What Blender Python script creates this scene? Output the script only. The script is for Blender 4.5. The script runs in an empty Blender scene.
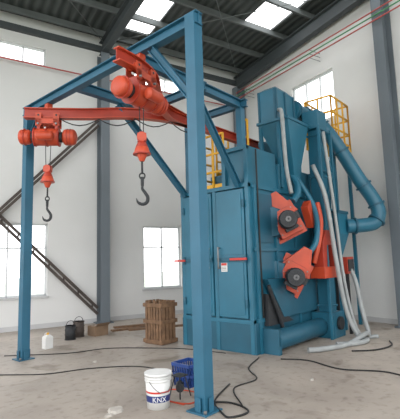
import bpy, bmesh, math, random
from mathutils import Vector, Matrix
random.seed(4)
scn = bpy.context.scene
try:
    scn.view_settings.view_transform = 'Standard'
    scn.view_settings.look = 'None'
except Exception: pass

# ---------------------------------------------------------------- materials
def mat(name, col, rough=0.5, metal=0.0, var=0.12, scale=3.0, bump=0.0, bscale=40.0, col2=None, spec=0.5):
    m = bpy.data.materials.new(name); m.use_nodes = True
    nt = m.node_tree; N = nt.nodes; L = nt.links
    b = N['Principled BSDF']
    b.inputs['Roughness'].default_value = rough
    b.inputs['Metallic'].default_value = metal
    b.inputs['Specular IOR Level'].default_value = spec
    tc = N.new('ShaderNodeTexCoord')
    no = N.new('ShaderNodeTexNoise'); no.inputs['Scale'].default_value = scale
    no.inputs['Detail'].default_value = 6.0
    L.new(tc.outputs['Object'], no.inputs['Vector'])
    r = N.new('ShaderNodeValToRGB')
    c = Vector(col)
    c2 = Vector(col2) if col2 else c * (1 + var)
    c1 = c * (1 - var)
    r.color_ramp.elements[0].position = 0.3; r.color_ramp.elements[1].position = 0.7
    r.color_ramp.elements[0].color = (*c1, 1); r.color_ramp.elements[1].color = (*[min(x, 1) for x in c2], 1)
    L.new(no.outputs['Fac'], r.inputs['Fac']); L.new(r.outputs['Color'], b.inputs['Base Color'])
    if bump > 0:
        n2 = N.new('ShaderNodeTexNoise'); n2.inputs['Scale'].default_value = bscale
        n2.inputs['Detail'].default_value = 5.0
        L.new(tc.outputs['Object'], n2.inputs['Vector'])
        bp = N.new('ShaderNodeBump'); bp.inputs['Strength'].default_value = bump
        bp.inputs['Distance'].default_value = 0.02
        L.new(n2.outputs['Fac'], bp.inputs['Height']); L.new(bp.outputs['Normal'], b.inputs['Normal'])
    return m

M_BLUE = mat('blue_paint', (0.015, 0.122, 0.190), 0.40, 0, 0.14, 1.5)
M_BLUED = mat('blue_paint_dark', (0.010, 0.085, 0.135), 0.5, 0, 0.15, 2)  # darker blue for plinth, hinges, ribs and flanges
M_BLUEP = mat('blue_post_paint', (0.018, 0.108, 0.178), 0.45, 0, 0.12, 2)
M_ORANGE = mat('orange_red_paint', (0.48, 0.058, 0.020), 0.45, 0, 0.15, 4)
M_RED = mat('red_paint', (0.36, 0.035, 0.016), 0.45, 0, 0.15, 4)
M_YEL = mat('yellow_paint', (0.72, 0.38, 0.03), 0.5, 0, 0.08, 4)
M_DARK = mat('dark_cast_iron', (0.018, 0.020, 0.023), 0.6, 0.0, 0.2, 6)
M_STEEL = mat('steel', (0.20, 0.20, 0.20), 0.4, 0.7, 0.2, 6)
M_HOSE = mat('grey_hose', (0.30, 0.32, 0.32), 0.45, 0, 0.1, 6)
M_BLACK = mat('black_rubber', (0.012, 0.012, 0.012), 0.6, 0, 0.1, 6)
M_WALL = mat('white_plaster', (0.68, 0.68, 0.665), 0.85, 0, 0.06, 0.5, 0.15, 30)
M_FRAME = mat('window_frame_white', (0.62, 0.64, 0.65), 0.5, 0, 0.03)
M_SILL = mat('sill', (0.5, 0.5, 0.5), 0.7, 0, 0.05)
M_COL = mat('column_grey_paint', (0.14, 0.165, 0.185), 0.6, 0, 0.08, 1)
M_RAFT = mat('rafter_grey_paint', (0.055, 0.065, 0.07), 0.6, 0, 0.08, 1)
M_PURL = mat('purlin_galvanised', (0.15, 0.165, 0.165), 0.6, 0.1, 0.1, 2)
M_BRACE = mat('brace_rusty', (0.065, 0.05, 0.042), 0.7, 0, 0.25, 5)
M_WOOD = mat('old_wood', (0.17, 0.095, 0.05), 0.75, 0, 0.35, 9)
M_WHITE = mat('white_plastic', (0.68, 0.68, 0.66), 0.35, 0, 0.02)
M_LBLUE = mat('label_blue', (0.02, 0.035, 0.15), 0.4, 0, 0.05)
M_PBLUE = mat('blue_plastic', (0.01, 0.045, 0.20), 0.4, 0, 0.1)
M_LRED = mat('label_red', (0.5, 0.03, 0.02), 0.4, 0, 0.05)
M_STONE = mat('rubble', (0.42, 0.39, 0.35), 0.9, 0, 0.2, 8, 0.3)
M_GREEN = mat('green_conduit', (0.08, 0.30, 0.13), 0.5, 0, 0.1)
M_PINK = mat('red_conduit', (0.50, 0.10, 0.09), 0.5, 0, 0.1)
M_CARD = mat('cardboard', (0.20, 0.13, 0.08), 0.85, 0, 0.15, 6)

def floor_mat():
    m = mat('concrete_floor', (0.42, 0.375, 0.33), 0.55, 0, 0.10, 0.9, 0.2, 25, spec=0.35)
    nt = m.node_tree; N = nt.nodes; L = nt.links
    b = N['Principled BSDF']
    src = [n for n in N if n.type == 'VALTORGB'][0].outputs['Color']
    tc = [n for n in N if n.type == 'TEX_COORD'][0]
    def layer(src, scale, detail, dist, p0, p1, c0, c1):
        n3 = N.new('ShaderNodeTexNoise'); n3.inputs['Scale'].default_value = scale; n3.inputs['Detail'].default_value = detail
        n3.inputs['Distortion'].default_value = dist
        L.new(tc.outputs['Object'], n3.inputs['Vector'])
        r3 = N.new('ShaderNodeValToRGB'); r3.color_ramp.elements[0].position = p0; r3.color_ramp.elements[1].position = p1
        r3.color_ramp.elements[0].color = c0; r3.color_ramp.elements[1].color = c1
        L.new(n3.outputs['Fac'], r3.inputs['Fac'])
        mx = N.new('ShaderNodeMixRGB'); mx.blend_type = 'MULTIPLY'; mx.inputs[0].default_value = 1.0
        L.new(src, mx.inputs[1]); L.new(r3.outputs['Color'], mx.inputs[2])
        return mx.outputs['Color']
    src = layer(src, 0.35, 8, 1.2, 0.38, 0.62, (0.78, 0.76, 0.74, 1), (1.06, 1.05, 1.03, 1))
    src = layer(src, 1.7, 10, 0.6, 0.30, 0.42, (0.62, 0.59, 0.55, 1), (1, 1, 1, 1))
    src = layer(src, 9.0, 6, 0.0, 0.30, 0.46, (0.75, 0.74, 0.72, 1), (1, 1, 1, 1))
    L.new(src, b.inputs['Base Color'])
    return m
M_FLOOR = floor_mat()

def roof_mat():
    m = bpy.data.materials.new('corrugated_roof'); m.use_nodes = True
    nt = m.node_tree; N = nt.nodes; L = nt.links; b = N['Principled BSDF']
    b.inputs['Roughness'].default_value = 0.6
    tc = N.new('ShaderNodeTexCoord'); mp = N.new('ShaderNodeMapping')
    mp.inputs['Rotation'].default_value = (0, 0, math.radians(16.7))
    w = N.new('ShaderNodeTexWave'); w.inputs['Scale'].default_value = 1.3
    L.new(tc.outputs['Object'], mp.inputs['Vector']); L.new(mp.outputs['Vector'], w.inputs['Vector'])
    bp = N.new('ShaderNodeBump'); bp.inputs['Strength'].default_value = 0.6; bp.inputs['Distance'].default_value = 0.05
    L.new(w.outputs['Fac'], bp.inputs['Height']); L.new(bp.outputs['Normal'], b.inputs['Normal'])
    r = N.new('ShaderNodeValToRGB'); r.color_ramp.elements[0].color = (0.034, 0.041, 0.040, 1); r.color_ramp.elements[1].color = (0.078, 0.089, 0.087, 1)
    L.new(w.outputs['Fac'], r.inputs['Fac']); L.new(r.outputs['Color'], b.inputs['Base Color'])
    return m
M_ROOF = roof_mat()
M_GROUND = mat('outdoor_ground', (0.36, 0.40, 0.33), 0.9, 0, 0.15, 0.3)

# ---------------------------------------------------------------- builder
class B:
    def __init__(s, name, parent=None):
        s.name = name; s.bm = bmesh.new(); s.mats = []; s.parent = parent
    def mi(s, m):
        if m not in s.mats: s.mats.append(m)
        return s.mats.index(m)
    def face(s, vs, m, smooth=False):
        try:
            f = s.bm.faces.new(vs)
        except ValueError: return
        f.material_index = s.mi(m); f.smooth = smooth
    def hexa(s, P, m):
        v = [s.bm.verts.new(p) for p in P]
        for q in ((3,2,1,0),(4,5,6,7),(0,1,5,4),(1,2,6,5),(2,3,7,6),(3,0,4,7)):
            s.face([v[i] for i in q], m)
    def box(s, lo, hi, m):
        x0,y0,z0 = lo; x1,y1,z1 = hi
        s.hexa([(x0,y0,z0),(x1,y0,z0),(x1,y1,z0),(x0,y1,z0),(x0,y0,z1),(x1,y0,z1),(x1,y1,z1),(x0,y1,z1)], m)
    def frustum(s, lo0, hi0, z0, lo1, hi1, z1, m):
        s.hexa([(lo0[0],lo0[1],z0),(hi0[0],lo0[1],z0),(hi0[0],hi0[1],z0),(lo0[0],hi0[1],z0),
                (lo1[0],lo1[1],z1),(hi1[0],lo1[1],z1),(hi1[0],hi1[1],z1),(lo1[0],hi1[1],z1)], m)
    def axes(s, p, q, up=(0,0,1)):
        p = Vector(p); q = Vector(q); t = (q-p).normalized(); up = Vector(up)
        if abs(t.dot(up)) > 0.99: up = Vector((1,0,0))
        a = t.cross(up).normalized(); b = a.cross(t).normalized()
        return p, q, t, a, b
    def beam(s, p, q, w, h, m, up=(0,0,1)):
        p,q,t,a,b = s.axes(p,q,up)
        c = [(-1,-1),(1,-1),(1,1),(-1,1)]
        s.hexa([p+a*x*w/2+b*y*h/2 for x,y in c]+[q+a*x*w/2+b*y*h/2 for x,y in c], m)
    def ibeam(s, p, q, w, h, m, up=(0,0,1), tf=0.016, tw=0.012):
        p,q,t,a,b = s.axes(p,q,up)
        for k in (-1,1):
            o = b*k*(h/2-tf/2)
            s.beam(p+o, q+o, w, tf, m, b)
        s.beam(p, q, tw, h-2*tf, m, b)
    def cyl(s, p, q, r, m, r2=None, n=20, cap=True, smooth=True):
        r2 = r if r2 is None else r2
        p,q,t,a,b = s.axes(p,q)
        A=[];C=[]
        for i in range(n):
            th = 2*math.pi*i/n; d = a*math.cos(th)+b*math.sin(th)
            A.append(s.bm.verts.new(p+d*r)); C.append(s.bm.verts.new(q+d*r2))
        for i in range(n):
            j=(i+1)%n; s.face([A[i],A[j],C[j],C[i]], m, smooth)
        if cap:
            s.face(A[::-1], m); s.face(C, m)
    def dome(s, p, q, r, m, n=18, k=4):
        p=Vector(p); q=Vector(q)
        for i in range(k):
            a0=i/k*math.pi/2; a1=(i+1)/k*math.pi/2
            s.cyl(p.lerp(q,math.sin(a0)), p.lerp(q,math.sin(a1)), r*math.cos(a0), m, max(r*math.cos(a1),0.002), n, False)
    def tube(s, pts, r, m, n=10, closed=False):
        pts=[Vector(p) for p in pts]; rs = r if isinstance(r,(list,tuple)) else [r]*len(pts)
        rings=[]; prev=None
        for i,p in enumerate(pts):
            t=(pts[min(i+1,len(pts)-1)]-pts[max(i-1,0)]).normalized()
            if prev is None:
                up=Vector((0,0,1)) if abs(t.z)<0.9 else Vector((1,0,0))
                a=t.cross(up).normalized()
            else:
                a=(prev-t*prev.dot(t)).normalized()
            prev=a; b=t.cross(a)
            rings.append([s.bm.verts.new(p+(a*math.cos(2*math.pi*k/n)+b*math.sin(2*math.pi*k/n))*rs[i]) for k in range(n)])
        for i in range(len(rings)-1):
            for k in range(n):
                j=(k+1)%n; s.face([rings[i][k],rings[i][j],rings[i+1][j],rings[i+1][k]], m, True)
        s.face(rings[0][::-1], m); s.face(rings[-1], m)
    def prism(s, poly, vec, m):
        vec=Vector(vec); A=[s.bm.verts.new(p) for p in poly]; C=[s.bm.verts.new(Vector(p)+vec) for p in poly]
        n=len(A); s.face(A[::-1],m); s.face(C,m)
        for i in range(n):
            j=(i+1)%n; s.face([A[i],A[j],C[j],C[i]],m)
    def sweep(s, pts, w, h, m, dz=0):
        rings=[]
        pts=[Vector(p) for p in pts]
        for i,p in enumerate(pts):
            t=(pts[min(i+1,len(pts)-1)]-pts[max(i-1,0)]); t.z=0; t.normalize()
            a=Vector((t.y,-t.x,0)); z=Vector((0,0,1))
            rings.append([s.bm.verts.new(p+a*x*w/2+z*(dz+y*h/2)) for x,y in ((-1,-1),(1,-1),(1,1),(-1,1))])
        for i in range(len(rings)-1):
            for k in range(4):
                j=(k+1)%4; s.face([rings[i][k],rings[i][j],rings[i+1][j],rings[i+1][k]], m)
        s.face(rings[0][::-1],m); s.face(rings[-1],m)
    def done(s, bevel=0.0):
        bmesh.ops.recalc_face_normals(s.bm, faces=s.bm.faces)
        me=bpy.data.meshes.new(s.name); s.bm.to_mesh(me); s.bm.free()
        for m in s.mats: me.materials.append(m)
        ob=bpy.data.objects.new(s.name, me); scn.collection.objects.link(ob)
        if s.parent: ob.parent=s.parent
        if bevel>0:
            md=ob.modifiers.new('bev','BEVEL'); md.width=bevel; md.segments=2; md.limit_method='ANGLE'; md.angle_limit=math.radians(50)
        return ob
def empty(name, loc=(0,0,0)):
    e=bpy.data.objects.new(name,None); scn.collection.objects.link(e); e.empty_display_size=0.2
    return e
def spline(pts, n=8):
    pts=[Vector(p) for p in pts]; out=[]
    P=[pts[0]*2-pts[1]]+pts+[pts[-1]*2-pts[-2]]
    for i in range(1,len(P)-2):
        for k in range(n):
            t=k/n; a,b,c,d=P[i-1],P[i],P[i+1],P[i+2]
            out.append(0.5*((2*b)+(c-a)*t+(2*a-5*b+4*c-d)*t*t+(3*b-a-3*c+d)*t**3))
    out.append(pts[-1]); return out

# ---------------------------------------------------------------- room
C0 = Vector((8.49, 5.29, 0)); EU = Vector((-0.958, 0.287, 0)).normalized(); EV = Vector((-0.287,-0.958,0)).normalized()
def W(u,v,z): return C0+EU*u+EV*v+Vector((0,0,z))
def rbox(b,u0,u1,v0,v1,z0,z1,m,sl=0.0):
    b.hexa([W(u0,v0,z0+sl*v0),W(u1,v0,z0+sl*v0),W(u1,v1,z0+sl*v1),W(u0,v1,z0+sl*v1),
            W(u0,v0,z1+sl*v0),W(u1,v0,z1+sl*v0),W(u1,v1,z1+sl*v1),W(u0,v1,z1+sl*v1)], m)
UM, VM = 15.0, 15.0
EAVE = 8.25; SL = 0.06
b=B('floor'); rbox(b,-0.2,UM,-0.2,VM,-0.15,0,M_FLOOR); b.done()
b=B('ground'); rbox(b,-60,60,-60,60,-0.40,-0.25,M_GROUND); b.done()

def cells(holes, a0,a1,c0,c1):
    A=sorted({a0,a1,*[h[0] for h in holes],*[h[1] for h in holes]}); Cc=sorted({c0,c1,*[h[2] for h in holes],*[h[3] for h in holes]})
    for i in range(len(A)-1):
        for j in range(len(Cc)-1):
            am=(A[i]+A[i+1])/2; cm=(Cc[j]+Cc[j+1])/2
            if any(h[0]<am<h[1] and h[2]<cm<h[3] for h in holes): continue
            yield A[i],A[i+1],Cc[j],Cc[j+1]
WL=[(6.72,8.65,0.82,2.72),(2.65,3.95,0.82,2.72),(10.5,12.6,0.82,2.72),
    (6.85,9.2,7.15,7.65),(2.5,4.2,7.15,7.65)]
WR=[(2.6,4.2,5.5,6.9),(2.5,3.8,0.85,2.7),(7.2,9.2,5.5,6.9),(7.4,9.2,0.85,2.7)]
b=B('wall_left')
for a0,a1,z0,z1 in cells(WL,-0.2,UM,0,EAVE+0.2): rbox(b,a0,a1,-0.2,0,z0,z1,M_WALL)
b.done()
b=B('wall_right')
for a0,a1,z0,z1 in cells(WR,0,VM,0,EAVE+0.2):
    top = (z1>EAVE)
    if top:
        b.hexa([W(-0.2,a0,z0),W(0,a0,z0),W(0,a1,z0),W(-0.2,a1,z0),
                W(-0.2,a0,z1+SL*a0),W(0,a0,z1+SL*a0),W(0,a1,z1+SL*a1),W(-0.2,a1,z1+SL*a1)],M_WALL)
    else: rbox(b,-0.2,0,a0,a1,z0,z1,M_WALL)
b.done()
wi=0
for side,lst in (('L',WL),('R',WR)):
    for (a0,a1,z0,z1) in lst:
        wi+=1; b=B('window_%d'%wi)
        def fb(p0,p1,q0,q1,d0=-0.13,d1=-0.07):
            if side=='L': rbox(b,p0,p1,d0,d1,q0,q1,M_FRAME)
            else: rbox(b,d0,d1,p0,p1,q0,q1,M_FRAME)
        t=0.05
        fb(a0,a0+t,z0,z1); fb(a1-t,a1,z0,z1); fb(a0,a1,z0,z0+t); fb(a0,a1,z1-t,z1)
        nv = max(2,round((a1-a0)/0.55))
        for k in range(1,nv):
            x=a0+(a1-a0)*k/nv; fb(x-0.02,x+0.02,z0,z1)
        if z1-z0>1.5:
            fb(a0,a1,z0+(z1-z0)*0.66-0.02,z0+(z1-z0)*0.66+0.02)
            if side=='L': rbox(b,a0-0.05,a1+0.05,-0.06,0.05,z0-0.05,z0,M_SILL)
            else: rbox(b,-0.06,0.05,a0-0.05,a1+0.05,z0-0.05,z0,M_SILL)
        b.done()
SK=[(0.75,1.8,2.6,8.0),(4.0,4.85,0.7,2.6),(6.6,7.6,1.5,9.0),(11.0,12.0,1.5,9.0)]
b=B('ceiling')
for a0,a1,c0,c1 in cells(SK,-0.2,UM,-0.2,VM): rbox(b,a0,a1,c0,c1,EAVE+0.2,EAVE+0.26,M_ROOF,SL)
b.done()
b=B('roof_purlins')
v=0.35
while v<VM:
    zc=EAVE+0.2+SL*v
    rbox(b,0,UM,v-0.012,v+0.012,zc-0.2,zc,M_PURL); rbox(b,0,UM,v,v+0.06,zc-0.2,zc-0.185,M_PURL)
    v+=1.15
b.done()
for u in (0.25,5.26,10.3):
    b=B('roof_rafter')
    b.ibeam(W(u,0.1,EAVE-0.25),W(u,VM,EAVE-0.25+SL*(VM)),0.2,0.42,M_RAFT,tf=0.02)
    b.done()
b=B('roof_tie_rods')
for k in range(3):
    for (ua,ub) in ((0.3,5.2),(5.2,0.3),(5.3,10.2),(10.2,5.3)):
        va=0.3+5*k; vb=va+5
        if vb<=VM+0.5: b.cyl(W(ua,va,EAVE-0.12+SL*va),W(ub,min(vb,VM),EAVE-0.12+SL*vb),0.012,M_PURL,n=8)
b.done()
b=B('trim_1'); rbox(b,0,UM,0.0,0.14,EAVE-0.3,EAVE-0.15,M_RAFT); b.done()
def column(u,v,ax,top):
    b=B('steel_column')
    up = EV if ax=='L' else EU
    b.ibeam(W(u,v,0),W(u,v,top),0.26,0.36,M_COL,up=up,tf=0.02)
    r=0.22
    b.hexa([W(u-r,v-r+0.02,0),W(u+r,v-r+0.02,0),W(u+r,v+r,0),W(u-r,v+r,0),W(u-r,v-r+0.02,0.03),W(u+r,v-r+0.02,0.03),W(u+r,v+r,0.03),W(u-r,v+r,0.03)],M_COL)
    b.done()
column(5.26,0.2,'L',EAVE-0.46); column(10.6,0.2,'L',EAVE-0.46)
column(0.22,5.92,'R',EAVE-0.46+SL*5.92); column(0.22,11.4,'R',EAVE-0.46+SL*11.4)
column(0.22,0.2,'R',EAVE-0.46)
b=B('wall_cross_brace')
for o in (0,0.16):
    b.beam(W(5.4,0.20,5.75-o),W(10.4,0.20,0.35-o*0.5),0.05,0.07,M_BRACE)
    b.beam(W(5.4,0.13,0.25+o),W(10.4,0.13,5.2+o),0.05,0.07,M_BRACE)
for k in range(13):
    t=k/13+0.03
    p=W(5.4,0.13,0.25).lerp(W(10.4,0.13,5.2),t); b.beam(p,p+Vector((0,0,0.16)),0.03,0.03,M_BRACE)
b.done()
b=B('wall_conduit')
b.cyl(W(0.1,0.17,7.05),W(UM,0.17,7.05),0.02,M_PINK,n=8); b.done()
for zz,m in ((7.5,M_PINK),(7.38,M_GREEN),(7.26,M_PINK)):
    b=B('wall_conduit'); b.cyl(W(0.45,0.35,zz),W(0.45,VM,zz+0.01),0.018,m,n=8)
    for k in range(5):
        vv=0.8+k*3; b.cyl(W(0,vv,zz),W(0.45,vv,zz),0.008,M_PURL,n=6)
    b.done()
b=B('baseboard_left'); rbox(b,0,UM,0,0.02,0,0.12,M_SILL); b.done()
b=B('baseboard_right'); rbox(b,0,0.02,0.02,VM,0,0.12,M_SILL); b.done()

# ---------------------------------------------------------------- gantry
ZT=4.5; YL=4.17
b=B('gantry_frame')
for y in (0,YL):
    b.box((-0.075,y-0.075,0.015),(0.075,y+0.075,ZT+0.07),M_BLUEP)
    b.box((-0.14,y-0.14,0),(0.14,y+0.14,0.018),M_BLUEP)
    for dx,dy in ((1,0),(-1,0),(0,1),(0,-1)):
        b.beam((dx*0.1,y+dy*0.1,0.018),(dx*0.1,y+dy*0.1,0.16),0.012 if dx==0 else 0.07,0.07 if dx==0 else 0.012,M_BLUEP)
        b.cyl((dx*0.11+dy*0.1,y+dy*0.11+dx*0.1,0.018),(dx*0.11+dy*0.1,y+dy*0.11+dx*0.1,0.05),0.012,M_STEEL,n=8)
b.ibeam((0,-0.1,ZT),(0,YL+0.15,ZT),0.12,0.16,M_BLUEP)
b.ibeam((0,0.75,ZT-0.08),(0,0.06,3.55),0.08,0.10,M_BLUEP)
b.ibeam((0,3.65,ZT-0.08),(0,YL-0.06,3.9),0.08,0.10,M_BLUEP)
for y,ys,xs,zb in ((1.2,1.2,1.3,3.66),(2.6,2.52,0.85,2.97)):
    b.ibeam((0.06,y,ZT),(2.66,ys,ZT),0.12,0.16,M_BLUEP)
    b.ibeam((xs,y-0.01,ZT-0.09),(2.47,ys,2.92),0.09,0.11,M_BLUEP)
    b.box((2.55,ys-0.06,zb),(2.68,ys+0.06,ZT-0.08),M_BLUEP)
b.ibeam((2.62,1.05,ZT),(2.62,2.66,ZT),0.10,0.14,M_BLUEP)
b.ibeam((1.5,1.1,ZT),(1.5,2.66,ZT),0.10,0.14,M_BLUEP)
b.done(0.003)

left=spline([(-0.3,3.72,4.25),(0,3.45,4.25),(0.5,3.0,4.25),(0.95,2.52,4.25),(1.5,2.18,4.25),(2.1,2.06,4.25),(3.0,2.05,4.25),(4.5,2.05,4.25)],8)
right=spline([(-0.45,0.92,4.25),(0,0.98,4.25),(0.45,1.18,4.25),(0.95,1.62,4.25),(1.5,1.97,4.25),(2.1,2.055,4.25)],8)
b=B('monorail_track')
for path in (left,right):
    b.sweep(path,0.012,0.17,M_RED); b.sweep(path,0.10,0.016,M_ORANGE,0.085); b.sweep(path,0.13,0.018,M_ORANGE,-0.085)
b.prism([(1.25,1.82,4.345),(1.25,2.40,4.345),(2.0,2.14,4.345),(2.0,1.97,4.345)],(0,0,0.012),M_ORANGE)
for x,y in ((0,3.45),(0,0.98)): b.box((x-0.05,y-0.05,4.34),(x+0.05,y+0.05,4.42),M_ORANGE)
for x in (1.5,2.62): b.box((x-0.05,2.0,4.34),(x+0.05,2.1,4.43),M_ORANGE)
b.done()

def capsule(b,p,q,r,m,e=0.07):
    p=Vector(p); q=Vector(q); t=(q-p).normalized()
    b.cyl(p,q,r,m,n=28,cap=False); b.dome(q,q+t*e,r,m,24,5); b.dome(p,p-t*e,r,m,24,5)
def hoist(x,y,ang,hang,nm='electric_hoist'):
    b=B(nm)
    # running wheels on the rail flange
    for sx in (-0.15,0.15):
        for sy in (-1,1):
            b.cyl((sx,sy*0.035,4.19),(sx,sy*0.075,4.19),0.05,M_ORANGE,n=16)
            b.cyl((sx,sy*0.075,4.19),(sx,sy*0.10,4.19),0.02,M_DARK,n=8)
    # slim trolley side arms
    for sy in (-1,1):
        for sx in (-0.15,0.15): b.box((sx-0.05,sy*0.09-0.008,4.0),(sx+0.05,sy*0.09+0.008,4.23),M_ORANGE)
        b.box((-0.2,sy*0.09-0.008,4.04),(0.2,sy*0.09+0.008,4.13),M_ORANGE)
    for sx in (-0.15,0.15): b.cyl((sx,-0.13,4.03),(sx,0.13,4.03),0.018,M_STEEL,n=8)
    # travel motor (rounded) across the rail
    b.cyl((0.0,0.10,4.06),(0.0,0.15,4.06),0.06,M_RED,n=20)
    capsule(b,(0.0,0.16,4.06),(0.0,0.32,4.06),0.09,M_ORANGE,0.04)
    b.cyl((0.0,0.22,4.06),(0.0,0.235,4.06),0.098,M_RED,n=24)
    # drum
    b.cyl((-0.22,0,3.82),(0.18,0,3.82),0.150,M_ORANGE,n=32)
    for sx in (-0.22,-0.02,0.18): b.cyl((sx-0.012,0,3.82),(sx+0.012,0,3.82),0.165,M_RED,n=32)
    b.cyl((0.18,0,3.82),(0.24,0,3.82),0.09,M_DARK,n=20)
    capsule(b,(0.30,0,3.82),(0.42,0,3.82),0.14,M_ORANGE,0.07)
    b.cyl((-0.22,0,3.82),(-0.28,0,3.82),0.09,M_DARK,n=20)
    capsule(b,(-0.44,0,3.82),(-0.33,0,3.82),0.13,M_ORANGE,0.06)
    for sx in (-0.39,0.33,0.38): b.cyl((sx-0.006,0,3.82),(sx+0.006,0,3.82),0.148,M_RED,n=28)
    # side brake cylinder + control box
    capsule(b,(-0.12,-0.22,3.78),(0.10,-0.22,3.78),0.075,M_ORANGE,0.04)
    b.box((0.02,0.14,3.84),(0.18,0.22,3.96),M_DARK)
    for sx in (-0.15,0.15): b.box((sx-0.025,-0.08,3.92),(sx+0.025,0.08,4.04),M_RED)
    for o in (-0.045,0.045): b.cyl((o,0,3.69),(o*0.7,0,3.27),0.007,M_DARK,n=6)
    bmesh.ops.transform(b.bm,matrix=Matrix.Translation((x,y,0))@Matrix.Rotation(ang,4,'Z'),verts=b.bm.verts)
    old=set(b.bm.verts)
    b.box((-0.06,-0.045,3.20),(0.06,0.045,3.31),M_RED)
    b.cyl((0,-0.05,3.26),(0,0.05,3.26),0.065,M_ORANGE,n=18)
    b.cyl((0,0,3.21),(0,0,3.12),0.045,M_RED,r2=0.085,n=20)
    b.cyl((0,0,3.12),(0,0,3.04),0.085,M_ORANGE,r2=0.11,n=20)
    b.cyl((0,0,3.04),(0,0,3.02),0.12,M_RED,n=20)
    b.cyl((0,0,3.02),(0,0,2.93),0.07,M_ORANGE,r2=0.03,n=16)
    b.cyl((0,0,2.93),(0,0,2.76),0.014,M_DARK,n=8)
    ring=[(0.035*math.cos(t),0,2.735+0.04*math.sin(t)) for t in [i*math.pi/8 for i in range(17)]]
    b.tube(ring,0.010,M_DARK,8)
    b.cyl((0,0,2.72),(0,0,2.60),0.024,M_DARK,r2=0.02,n=12)
    hk=spline([(0,0,2.61),(0.0,0,2.56),(0.035,0,2.51),(0.068,0,2.45),(0.055,0,2.385),(0,0,2.36),(-0.058,0,2.385),(-0.08,0,2.44)],5)
    n=len(hk); rs=[0.015+0.008*math.sin(math.pi*min(1,i/(n-1)*1.05)) if i<n-8 else 0.021*(n-i)/9+0.002 for i in range(n)]
    b.tube(hk,rs,M_DARK,12)
    nv=[v for v in b.bm.verts if v not in old]
    bmesh.ops.transform(b.bm,matrix=Matrix.Translation((x,y,0))@Matrix.Rotation(hang,4,'Z'),verts=nv)
    return b.done(0.002)
hoist(0,3.44,math.radians(-42),math.radians(-55)); hoist(0,0.97,math.radians(10),math.radians(-40))
b=B('festoon_cable')
path=[(0.1,3.25),(0.6,2.8),(1.05,2.35),(1.6,2.03),(2.3,1.96)]
P=[]
for i in range(len(path)-1):
    for k in range(6):
        t=k/6; x=path[i][0]*(1-t)+path[i+1][0]*t; y=path[i][1]*(1-t)+path[i+1][1]*t
        P.append((x,y,4.13-0.12*math.sin(math.pi*t)))
b.tube(P,0.010,M_BLACK,6); b.done()

# ---------------------------------------------------------------- machine
E=empty('shot_blasting_machine')
X0,X1,Y0,Y1=2.5,4.9,1.0,2.66
b=B('blast_chamber',E)
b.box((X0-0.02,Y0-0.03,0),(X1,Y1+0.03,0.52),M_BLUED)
b.box((X0+0.04,Y0,0.52),(X1,Y1,2.95),M_BLUE)
b.box((X0+0.04,Y0,2.95),(3.45,1.58,3.65),M_BLUE)
b.box((3.45,Y0,2.95),(X1,Y1,3.45),M_BLUE)
for y in (Y0+0.04,1.79,Y1-0.04): b.box((X0-0.03,y-0.04,0.0),(X0+0.05,y+0.04,2.95 if y>1.2 else 3.65),M_BLUE)
b.box((X0-0.03,1.50,2.95),(X0+0.05,1.58,3.65),M_BLUE)
for z in (0.5,2.9): b.box((X0-0.04,Y0,z),(X0+0.05,Y1,z+0.07),M_BLUE)
b.box((X0-0.04,Y0,3.59),(X0+0.05,1.58,3.66),M_BLUE)
for (ya,yb) in ((Y0+0.10,1.73),(1.85,Y1-0.10)):
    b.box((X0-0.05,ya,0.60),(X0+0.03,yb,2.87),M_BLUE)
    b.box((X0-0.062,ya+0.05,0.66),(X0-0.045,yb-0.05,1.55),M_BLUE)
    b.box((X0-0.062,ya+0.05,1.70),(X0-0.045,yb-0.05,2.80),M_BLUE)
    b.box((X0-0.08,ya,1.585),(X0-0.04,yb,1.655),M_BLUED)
    for z in (0.85,1.62,2.6):
        yy = ya if ya<1.5 else yb
        b.cyl((X0-0.07,yy,z-0.07),(X0-0.07,yy,z+0.07),0.022,M_BLUED,n=10)
b.cyl((X0-0.12,1.66,1.45),(X0-0.12,1.66,1.85),0.014,M_STEEL,n=10)
b.cyl((X0-0.12,1.92,1.45),(X0-0.12,1.92,1.85),0.014,M_STEEL,n=10)
for y in (1.66,1.92):
    for z in (1.47,1.83): b.cyl((X0-0.12,y,z),(X0-0.05,y,z),0.012,M_STEEL,n=8)
b.box((X0-0.12,2.52,1.60),(X0-0.06,2.80,1.64),M_LRED)
b.box((X0-0.12,1.05,1.60),(X0-0.08,1.4,1.64),M_LRED)
b.box((X0-0.068,1.50,1.40),(X0-0.061,1.64,1.56),M_WHITE); b.box((X0-0.071,1.51,1.51),(X0-0.067,1.63,1.555),M_LRED)
for k in range(3): b.box((X0-0.071,1.52,1.425+k*0.027),(X0-0.067,1.62,1.434+k*0.027),M_DARK)
for x in (2.62,3.3,4.05,4.8): b.box((x-0.035,Y0-0.05,0.0),(x+0.035,Y0,2.95),M_BLUE)
for z in (0.52,1.75,2.88): b.box((X0+0.05,Y0-0.045,z),(X1,Y0,z+0.06),M_BLUE)
for x in (3.5,4.85): b.box((x-0.03,Y0-0.045,2.95),(x+0.03,Y0,3.45),M_BLUE)
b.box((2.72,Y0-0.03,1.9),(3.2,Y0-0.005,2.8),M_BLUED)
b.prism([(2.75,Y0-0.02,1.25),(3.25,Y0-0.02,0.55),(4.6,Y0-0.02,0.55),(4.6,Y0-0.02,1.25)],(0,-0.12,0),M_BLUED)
b.prism([(2.75,Y0-0.03,1.0),(2.75,Y0-0.03,0.45),(3.6,Y0-0.03,0.45),(3.3,Y0-0.03,0.6),(3.05,Y0-0.03,0.85)],(0,-0.10,0),M_DARK)
b.cyl((2.7,Y0-0.22,0.22),(4.55,Y0-0.22,0.22),0.17,M_BLUED,n=22)
arc=[(2.72+0.55*(1-math.cos(t)),Y0-0.17,0.1+1.05*math.cos(t)) for t in [i*math.pi/20 for i in range(11)]]
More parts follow.
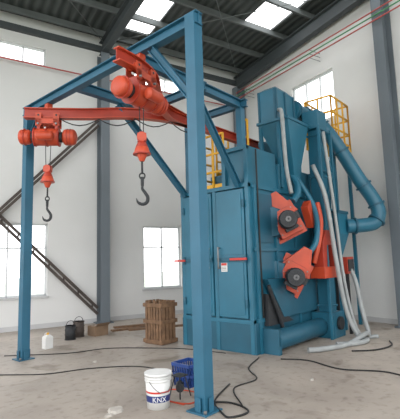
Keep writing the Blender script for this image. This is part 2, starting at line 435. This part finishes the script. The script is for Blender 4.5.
b.tube(arc,0.035,M_DARK,8)
b.box((2.66,Y0-0.36,0),(2.74,Y0-0.02,0.42),M_BLUED)
b.box((3.45,1.93,3.45),(4.9,1.98,4.0),M_DARK); b.box((3.45,2.12,3.45),(4.9,2.17,4.0),M_DARK)
b.box((4.6,1.5,3.45),(4.9,2.6,4.35),M_BLUE)
b.cyl((2.68,Y0-0.06,0.6),(2.68,Y0-0.06,3.6),0.015,M_BLACK,n=8)
b.done(0.004)

def wheel(name,cx,cz,tilt,yaw):
    b=B(name,E); y=Y0
    b.hexa([(-0.25,0.12,-0.28),(0.25,0.12,-0.28),(0.25,0.12,0.28),(-0.25,0.12,0.28),
            (-0.20,-0.12,-0.25),(0.20,-0.12,-0.25),(0.14,-0.12,0.25),(-0.14,-0.12,0.25)],M_RED)
    b.box((-0.29,0.08,-0.33),(0.29,0.12,0.36),M_ORANGE)
    b.box((-0.22,-0.15,-0.27),(0.22,-0.12,0.24),M_ORANGE)
    b.prism([(-0.30,-0.10,0.10),(0.30,-0.10,0.10),(0.10,-0.10,0.60),(-0.06,-0.10,0.60)],(0,0.15,0),M_ORANGE)
    b.cyl((0,-0.15,0),(0,-0.20,0),0.16,M_RED,n=24)
    b.cyl((0,-0.20,0),(0,-0.50,0),0.15,M_DARK,n=24)
    for k in range(16):
        a=2*math.pi*k/16; d=Vector((math.cos(a),0,math.sin(a)))
        b.beam(Vector((0,-0.22,0))+d*0.157,Vector((0,-0.47,0))+d*0.157,0.01,0.022,M_DARK,up=d)
    b.cyl((0,-0.50,0),(0,-0.52,0),0.168,M_DARK,n=24); b.cyl((0,-0.52,0),(0,-0.60,0),0.165,M_DARK,r2=0.148,n=24)
    b.cyl((0,-0.60,0),(0,-0.604,0),0.05,M_STEEL,n=20)
    for k in range(6): 
        a=math.pi*k/6; d=Vector((math.cos(a),0,math.sin(a)))*0.12; b.beam(Vector((0,-0.606,0))-d,Vector((0,-0.606,0))+d,0.006,0.01,M_DARK,up=(0,1,0))
    b.box((0.10,-0.44,-0.06),(0.23,-0.30,0.07),M_DARK)
    b.box((-0.12,-0.46,-0.20),(0.12,-0.24,-0.14),M_DARK)
    for sx in (-0.19,0.19):
        for sz in (-0.2,0,0.2): b.cyl((sx,-0.15,sz),(sx,-0.17,sz),0.014,M_STEEL,n=6)
    M=Matrix.Translation((cx,y-0.16,cz))@Matrix.Rotation(yaw,4,'Z')@Matrix.Rotation(tilt,4,'Y')
    bmesh.ops.transform(b.bm,matrix=M,verts=b.bm.verts)
    b.hexa([(cx-0.36,y,cz-0.3),(cx+0.36,y,cz-0.3),(cx+0.36,y,cz+0.3),(cx-0.36,y,cz+0.3),
            (cx-0.2,y-0.12,cz-0.24),(cx+0.22,y-0.22,cz-0.24),(cx+0.22,y-0.22,cz+0.24),(cx-0.2,y-0.12,cz+0.24)],M_BLUED)
    b.done(0.004)
wheel('blast_wheel_upper',3.46,2.30,math.radians(-25),math.radians(-56))
wheel('blast_wheel_lower',3.58,1.27,math.radians(30),math.radians(-54))
b=B('blast_wheel_rear',E)
b.prism([(4.15,0.45,1.35),(4.15,0.45,1.9),(4.35,0.45,2.15),(4.62,0.45,2.15),(4.8,0.45,1.9),(4.8,0.45,1.35),(4.66,0.45,1.35),(4.6,0.45,1.85),(4.35,0.45,1.85),(4.3,0.45,1.35)],(0,0.2,0),M_RED)
b.box((4.1,0.42,1.20),(4.7,0.72,1.42),M_ORANGE)
b.box((5.05,0.35,1.25),(5.4,0.75,1.6),M_RED); b.box((5.08,0.33,1.3),(5.37,0.35,1.55),M_DARK)
b.box((5.18,0.4,0),(5.24,0.46,1.25),M_DARK); b.box((5.18,0.64,0),(5.24,0.7,1.25),M_DARK)
b.prism([(3.95,0.62,2.6),(4.15,0.62,2.2),(4.25,0.62,2.3),(4.1,0.62,2.75)],(0,0.15,0),M_ORANGE)
b.tube(spline([(4.0,0.58,1.5),(4.05,0.48,1.9),(4.2,0.48,2.3),(4.25,0.55,2.7)],6),0.05,M_ORANGE,12)
b.done(0.004)

b=B('bucket_elevator',E)
b.box((4.62,0.58,0.0),(4.88,0.84,4.35),M_BLUE)
for z in (0.6,1.5,2.4,3.3,4.2): b.box((4.59,0.55,z),(4.91,0.87,z+0.04),M_BLUE)
b.box((4.5,0.48,0.0),(4.98,0.96,0.5),M_BLUE)
b.cyl((4.75,0.42,0.28),(4.75,0.48,0.28),0.13,M_DARK,n=18)
b.box((4.52,0.55,4.35),(4.95,0.9,4.75),M_BLUE)
b.done(0.006)
b=B('shot_separator',E)
b.box((3.6,1.0,4.42),(4.35,1.42,5.08),M_BLUE)
b.frustum((3.6,1.0),(4.35,1.42),5.08,(3.75,1.08),(4.2,1.34),5.18,M_BLUE)
for x in (3.62,3.97,4.33): b.box((x-0.02,0.975,4.42),(x+0.02,1.0,5.08),M_BLUED)
for y in (1.02,1.40): b.box((3.575,y-0.02,4.42),(3.6,y+0.02,5.08),M_BLUED)
b.box((3.55,0.72,4.36),(4.5,1.46,4.42),M_BLUE)
b.frustum((3.95,0.86),(4.15,1.06),3.25,(3.58,0.74),(4.45,1.44),4.36,M_BLUE)
b.box((4.35,1.0,4.55),(4.5,1.4,5.0),M_BLUE)
b.cyl((4.45,1.1,4.85),(5.05,1.1,4.85),0.19,M_BLUE,n=28)
for x in (4.52,5.0): b.cyl((x-0.02,1.1,4.85),(x+0.02,1.1,4.85),0.225,M_BLUED,n=28)
b.tube(spline([(4.0,0.95,3.3),(3.95,0.82,3.1),(3.75,0.72,2.85),(3.6,0.75,2.7)],5),0.07,M_BLUE,14)
b.tube(spline([(4.1,0.92,3.3),(4.2,0.6,2.6),(4.0,0.5,1.95),(3.75,0.65,1.6)],6),0.055,M_BLUE,14)
for x,y in ((3.62,0.98),(4.4,0.98),(3.62,1.4),(4.4,1.4)): b.box((x-0.035,y-0.035,3.45 if y>1 else 3.0),(x+0.035,y+0.035,4.4),M_BLUE)
for x in (4.42,4.98): b.beam((x,0.5,0),(x,0.5,4.36),0.06,0.06,M_BLUE)
for z in (2.6,3.4,4.3): b.beam((4.42,0.5,z),(4.98,0.5,z),0.04,0.04,M_BLUE)
b.beam((4.42,0.5,2.6),(4.98,0.5,3.4),0.035,0.035,M_BLUE); b.beam((4.98,0.5,3.4),(4.42,0.5,4.3),0.035,0.035,M_BLUE)
b.done(0.005)
b=B('exhaust_duct',E)
dp=spline([(5.0,1.1,4.85),(5.15,1.02,4.85),(5.35,0.82,4.62),(5.55,0.55,4.1),(5.8,0.24,3.35),(5.98,0.03,2.90),(6.02,-0.06,2.58),(5.92,0.02,2.34),(5.65,0.28,2.28),(5.45,0.48,2.28)],7)
b.tube(dp,0.155,M_BLUE,22)
def flange(i):
    p=dp[i]; t=(dp[min(i+1,len(dp)-1)]-dp[max(0,i-1)]).normalized(); b.cyl(p-t*0.02,p+t*0.02,0.19,M_BLUED,n=24)
for i in (3,14,22,30,38,47,58): flange(i)
b.box((5.0,0.45,2.1),(5.5,0.95,2.58),M_BLUE)
b.frustum((5.15,0.55),(5.35,0.75),1.65,(5.0,0.45),(5.5,0.95),2.1,M_BLUE)
b.box((4.98,0.43,2.54),(5.52,0.97,2.6),M_BLUED)
b.cyl((4.88,0.7,2.35),(5.0,0.7,2.35),0.14,M_BLUE)
b.done(0.003)
def rail(b,pts,z0,h,step=0.45):
    for i in range(len(pts)-1):
        p=Vector((*pts[i],z0)); q=Vector((*pts[i+1],z0)); L=(q-p).length; n=max(1,round(L/step))
        for k in range(n+1):
            c=p.lerp(q,k/n); b.cyl(c,c+Vector((0,0,h)),0.024,M_YEL,n=8)
        for f in (0.33,0.66,1.0): b.cyl(p+Vector((0,0,h*f)),q+Vector((0,0,h*f)),0.024,M_YEL,n=8)
        b.beam(p+Vector((0,0,0.06)),q+Vector((0,0,0.06)),0.006,0.12,M_YEL)
b=B('platform_guardrail',E)
rail(b,[(2.60,1.62),(2.60,2.40)],2.95,1.1,0.26); rail(b,[(2.75,2.55),(3.4,2.55)],2.95,1.1,0.35)
rail(b,[(3.5,1.65),(3.5,1.9)],3.45,1.1,0.3)
rail(b,[(3.55,2.55),(4.45,2.55)],3.45,1.1,0.45)
b.box((5.55,0.65,4.2),(6.6,1.35,4.25),M_YEL)
rail(b,[(5.57,1.33),(5.57,0.67),(6.58,0.67),(6.58,1.33),(5.65,1.33)],4.25,1.15,0.35)
for x in (5.63,6.52):
    for y in (0.72,1.29): b.box((x-0.035,y-0.035,0),(x+0.035,y+0.035,4.2),M_BLUE)
b.beam((5.63,1.29,2.2),(6.52,1.29,4.1),0.04,0.04,M_BLUE)
b.done()
b=B('flexible_hoses',E)
b.tube(spline([(3.62,0.95,4.6),(3.42,0.78,4.45),(3.34,0.72,3.9),(3.42,0.74,3.3),(3.55,0.74,2.85)],8),0.04,M_HOSE,12)
b.tube(spline([(4.3,0.62,3.5),(4.32,0.40,2.8),(4.42,0.32,1.6),(4.5,0.22,0.6),(4.6,0.05,0.08),(4.5,-0.15,0.05),(4.1,-0.1,0.05),(3.8,0.15,0.05)],8),0.045,M_HOSE,12)
b.tube(spline([(4.46,0.42,4.2),(4.5,0.36,3.2),(4.6,0.33,2.2),(4.62,0.25,1.0),(4.75,0.1,0.12),(4.95,-0.2,0.05)],8),0.035,M_HOSE,12)
b.tube(spline([(5.25,0.6,1.65),(5.22,0.3,1.2),(5.15,0.15,0.5),(5.0,0.0,0.06),(4.6,-0.08,0.14),(3.9,0.0,0.05),(3.3,0.2,0.05),(3.1,0.35,0.05)],8),0.045,M_HOSE,12)
b.done()

# ---------------------------------------------------------------- floor items
def bucket(x,y):
    b=B('paint_bucket'); n=36
    b.cyl((x,y,0),(x,y,0.35),0.125,M_WHITE,r2=0.145,n=n)
    for z in (0.29,0.32,0.35): b.cyl((x,y,z),(x,y,z+0.012),0.151,M_WHITE,n=n)
    b.cyl((x,y,0.35),(x,y,0.375),0.155,M_WHITE,n=n)
    b.cyl((x,y,0.075),(x,y,0.145),0.1305,M_LBLUE,r2=0.1345,n=n,cap=False)
    b.cyl((x,y,0.17),(x,y,0.19),0.1365,M_LRED,r2=0.1375,n=n,cap=False)
    h=[(x+0.155*math.cos(t),y+0.155*math.sin(t),0.30-0.12*math.sin((t-3.3)/2.2*math.pi)) for t in [3.3+i*0.11 for i in range(21)]]
    b.tube(h,0.004,M_STEEL,6)
    cu=bpy.data.curves.new('t','FONT'); cu.body='KNX'; cu.size=0.075; cu.extrude=0.001
    to=bpy.data.objects.new('t',cu); scn.collection.objects.link(to)
    bpy.context.view_layer.update()
    me=bpy.data.meshes.new_from_object(to); bpy.data.objects.remove(to)
    mw=max(v.co.x for v in me.vertices)
    base=math.atan2(-3.078-y,-3.485-x)+0.1; idx=b.mi(M_WHITE)
    vs=[]
    for v in me.vertices:
        a=base+(v.co.x-mw/2)/0.133; r=0.1345+v.co.z; vs.append(b.bm.verts.new((x+r*math.cos(a),y+r*math.sin(a),0.083+v.co.y)))
    for p in me.polygons:
        try:
            f=b.bm.faces.new([vs[i] for i in p.vertices]); f.material_index=idx
        except ValueError: pass
    b.done()
bucket(-0.2,0.51)
b=B('plastic_crate'); cx,cy=0.62,0.80; s0=0.13;s1=0.155;H=0.27
for k in range(8):
    t=-1+2*k/7
    for sx,sy in ((1,0),(-1,0),(0,1),(0,-1)):
        p=Vector((cx+(sx*s0 if sx else t*s0),cy+(sy*s0 if sy else t*s0),0.0)); q=Vector((cx+(sx*s1 if sx else t*s1),cy+(sy*s1 if sy else t*s1),H))
        b.beam(p,q,0.02,0.014,M_PBLUE)
b.box((cx-s0,cy-s0,0),(cx+s0,cy+s0,0.02),M_PBLUE)
for z,s in ((0.12,0.142),(H-0.02,0.158)):
    for sg in (-1,1):
        b.box((cx-s,cy+sg*s-0.012,z),(cx+s,cy+sg*s+0.012,z+0.04),M_PBLUE); b.box((cx+sg*s-0.012,cy-s,z),(cx+sg*s+0.012,cy+s,z+0.04),M_PBLUE)
b.box((cx-0.11,cy-0.11,0.02),(cx+0.11,cy+0.11,0.2),M_PBLUE)
b.done()
b=B('wooden_crate'); 
cx,cy=2.35,3.20
for k in range(6):
    y=cy-0.2+k*0.08
    b.box((cx-0.2,y-0.03,0.05),(cx-0.18,y+0.03,0.85-0.05*(k%2)),M_WOOD)
    b.box((cx+0.18,y-0.03,0.05),(cx+0.2,y+0.03,0.83),M_WOOD)
for k in range(4):
    x=cx-0.14+k*0.096
    for sg in (-1,1): b.box((x-0.035,cy+sg*0.24-0.01,0.05),(x+0.035,cy+sg*0.24+0.01,0.84),M_WOOD)
for z in (0.02,0.4,0.72):
    b.box((cx-0.225,cy-0.26,z),(cx-0.2,cy+0.26,z+0.07),M_WOOD); b.box((cx-0.22,cy-0.275,z),(cx+0.22,cy-0.25,z+0.07),M_WOOD)
    b.box((cx-0.22,cy+0.25,z),(cx+0.22,cy+0.275,z+0.07),M_WOOD); b.box((cx+0.2,cy-0.26,z),(cx+0.225,cy+0.26,z+0.07),M_WOOD)
b.box((cx-0.2,cy-0.24,0.0),(cx+0.2,cy+0.24,0.04),M_WOOD)
b.done(0.002)
b=B('jerrycan'); cx,cy=0.72,4.68
b.box((cx-0.08,cy-0.07,0),(cx+0.08,cy+0.07,0.22),M_WHITE)
b.frustum((cx-0.08,cy-0.07),(cx+0.08,cy+0.07),0.22,(cx-0.04,cy-0.04),(cx+0.04,cy+0.04),0.26,M_WHITE)
b.cyl((cx,cy,0.26),(cx,cy,0.30),0.025,M_YEL,n=12); b.tube([(cx-0.06,cy,0.23),(cx-0.06,cy,0.29),(cx-0.01,cy,0.30)],0.01,M_WHITE,6)
b.done(0.012)
def drum(x,y,r,h,m):
    b=B('steel_drum'); b.cyl((x,y,0),(x,y,h),r,m,n=24)
    for z in (0,h*0.33,h*0.66,h-0.015): b.cyl((x,y,z),(x,y,z+0.015),r+0.008,m,n=24)
    b.cyl((x+r*0.4,y,h),(x+r*0.4,y,h+0.01),0.02,M_STEEL,n=8)
    b.tube([(x+r*math.cos(t)*0.9,y,h+0.10*math.sin(t)) for t in [i*math.pi/10 for i in range(11)]],0.006,M_DARK,6)
    b.done()
drum(1.50,5.15,0.11,0.30,M_DARK); drum(1.80,5.30,0.12,0.34,M_BRACE)
b=B('cardboard_box'); b.box((2.0,4.95,0),(2.35,5.25,0.22),M_CARD); b.box((2.0,5.095,0.22),(2.35,5.105,0.222),M_WHITE)
b.hexa([(2.0,4.95,0.22),(2.35,4.95,0.22),(2.35,4.93,0.222),(2.0,4.93,0.222),(2.0,4.95,0.225),(2.35,4.95,0.225),(2.35,4.85,0.29),(2.0,4.85,0.29)],M_CARD); b.done()
b=B('timber_planks')
for k,(x,y,a,l) in enumerate(((3.3,5.0,0.0,1.4),(3.35,5.1,-0.1,1.2),(3.6,4.6,-0.2,1.5))):
    d=Vector((math.cos(a-0.3),math.sin(a-0.3),0))*l/2; c=Vector((x,y,0.02+0.041*(k if k<2 else 0)))
    b.beam(c-d,c+d,0.14,0.04,M_WOOD)
b.done()
b=B('rubble_stone')
def rock(cx,cy,sx,sy,sz,seed):
    random.seed(seed); n=9
    lo=[];hi=[]
    for i in range(n):
        a=2*math.pi*i/n; r=0.75+random.random()*0.4
        lo.append(b.bm.verts.new((cx+sx*r*math.cos(a),cy+sy*r*math.sin(a),0))); hi.append(b.bm.verts.new((cx+sx*r*0.8*math.cos(a),cy+sy*r*0.8*math.sin(a),sz*(0.8+0.4*random.random()))))
    for i in range(n):
        j=(i+1)%n; b.face([lo[i],lo[j],hi[j],hi[i]],M_STONE)
    b.face(hi,M_STONE); b.face(lo[::-1],M_STONE)
rock(-0.58,0.78,0.11,0.09,0.03,1); rock(-0.72,0.72,0.05,0.04,0.02,2); rock(1.7,-0.4,0.04,0.03,0.02,3); rock(0.6,2.9,0.04,0.04,0.02,5)
b.done()

def cable(pts,r=0.011,m=M_BLACK,nm='power_cable'):
    b=B(nm); b.tube([Vector((p.x,p.y,r)) for p in spline([(*p,0) for p in pts],10)],r,m,6); b.done()
cable([(-1.8,4.1),(-0.9,3.6),(-0.3,2.9),(0.3,2.6),(0.8,2.1),(0.9,1.5),(1.0,1.15)],0.008)
cable([(-0.1,4.7),(0.7,3.9),(1.4,3.6),(2.0,2.7),(2.2,2.2),(2.3,1.5)],0.008)
cable([(0.35,-0.25),(0.8,0.2),(1.3,0.2),(1.7,0.6),(2.35,0.85)],0.009)
cable([(2.45,0.5),(2.6,0.1),(2.4,-0.5),(2.6,-1.1),(2.3,-1.8),(2.6,-2.6)],0.011)
cable([(0.17,0.20),(0.35,-0.1),(0.25,-0.4),(0.0,-0.35),(0.05,-0.2),(0.3,0.1),(0.9,0.35)])
cable([(0.0,0.3),(-0.02,0.75),(0.25,0.88),(0.40,0.55),(0.30,0.32),(0.05,0.28),(0.0,0.6),(0.25,0.82)],0.008,M_ORANGE,'orange_air_hose')
cable([(3.6,-0.2),(3.9,-0.5),(4.4,-0.6),(4.8,-0.45)],0.014)
b=B('tool_stand')
cx,cy=0.2,0.56
for dx in (-0.07,0.07):
    for dy in (-0.07,0.07): b.cyl((cx+dx*1.3,cy+dy*1.3,0.0),(cx+dx*0.6,cy+dy*0.6,0.24),0.008,M_DARK,n=6)
b.box((cx-0.07,cy-0.07,0.235),(cx+0.07,cy+0.07,0.25),M_DARK)
b.cyl((cx-0.05,cy-0.05,0.11),(cx+0.06,cy+0.06,0.11),0.05,M_DARK,n=14)
b.done()

# ---------------------------------------------------------------- light
w=bpy.data.worlds.new('World'); scn.world=w; w.use_nodes=True
bg=w.node_tree.nodes['Background']; bg.inputs['Color'].default_value=(0.98,0.985,1.0,1); bg.inputs['Strength'].default_value=3.35
# ---------------------------------------------------------------- camera
yaw=math.radians(-42-0.75+90-0.0)
ang=math.atan2(0.669,0.743)-math.radians(0.75)
F=Vector((math.cos(ang),math.sin(ang),0)); R=Vector((F.y,-F.x,0)); U=Vector((0,0,1))
p=math.radians(7.2); fw=F*math.cos(p)+U*math.sin(p); up=U*math.cos(p)-F*math.sin(p)
th=math.radians(1.7); r2=R*math.cos(th)-up*math.sin(th); u2=up*math.cos(th)+R*math.sin(th)
cd=bpy.data.cameras.new('camera'); cam=bpy.data.objects.new('camera',cd); scn.collection.objects.link(cam)
cd.sensor_fit='HORIZONTAL'; cd.sensor_width=36; cd.lens=36*410/400; cd.clip_start=0.05; cd.clip_end=300
m=Matrix((( r2.x,u2.x,-fw.x,-3.485),(r2.y,u2.y,-fw.y,-3.078),(r2.z,u2.z,-fw.z,1.6),(0,0,0,1)))
cam.matrix_world=m
scn.camera=cam
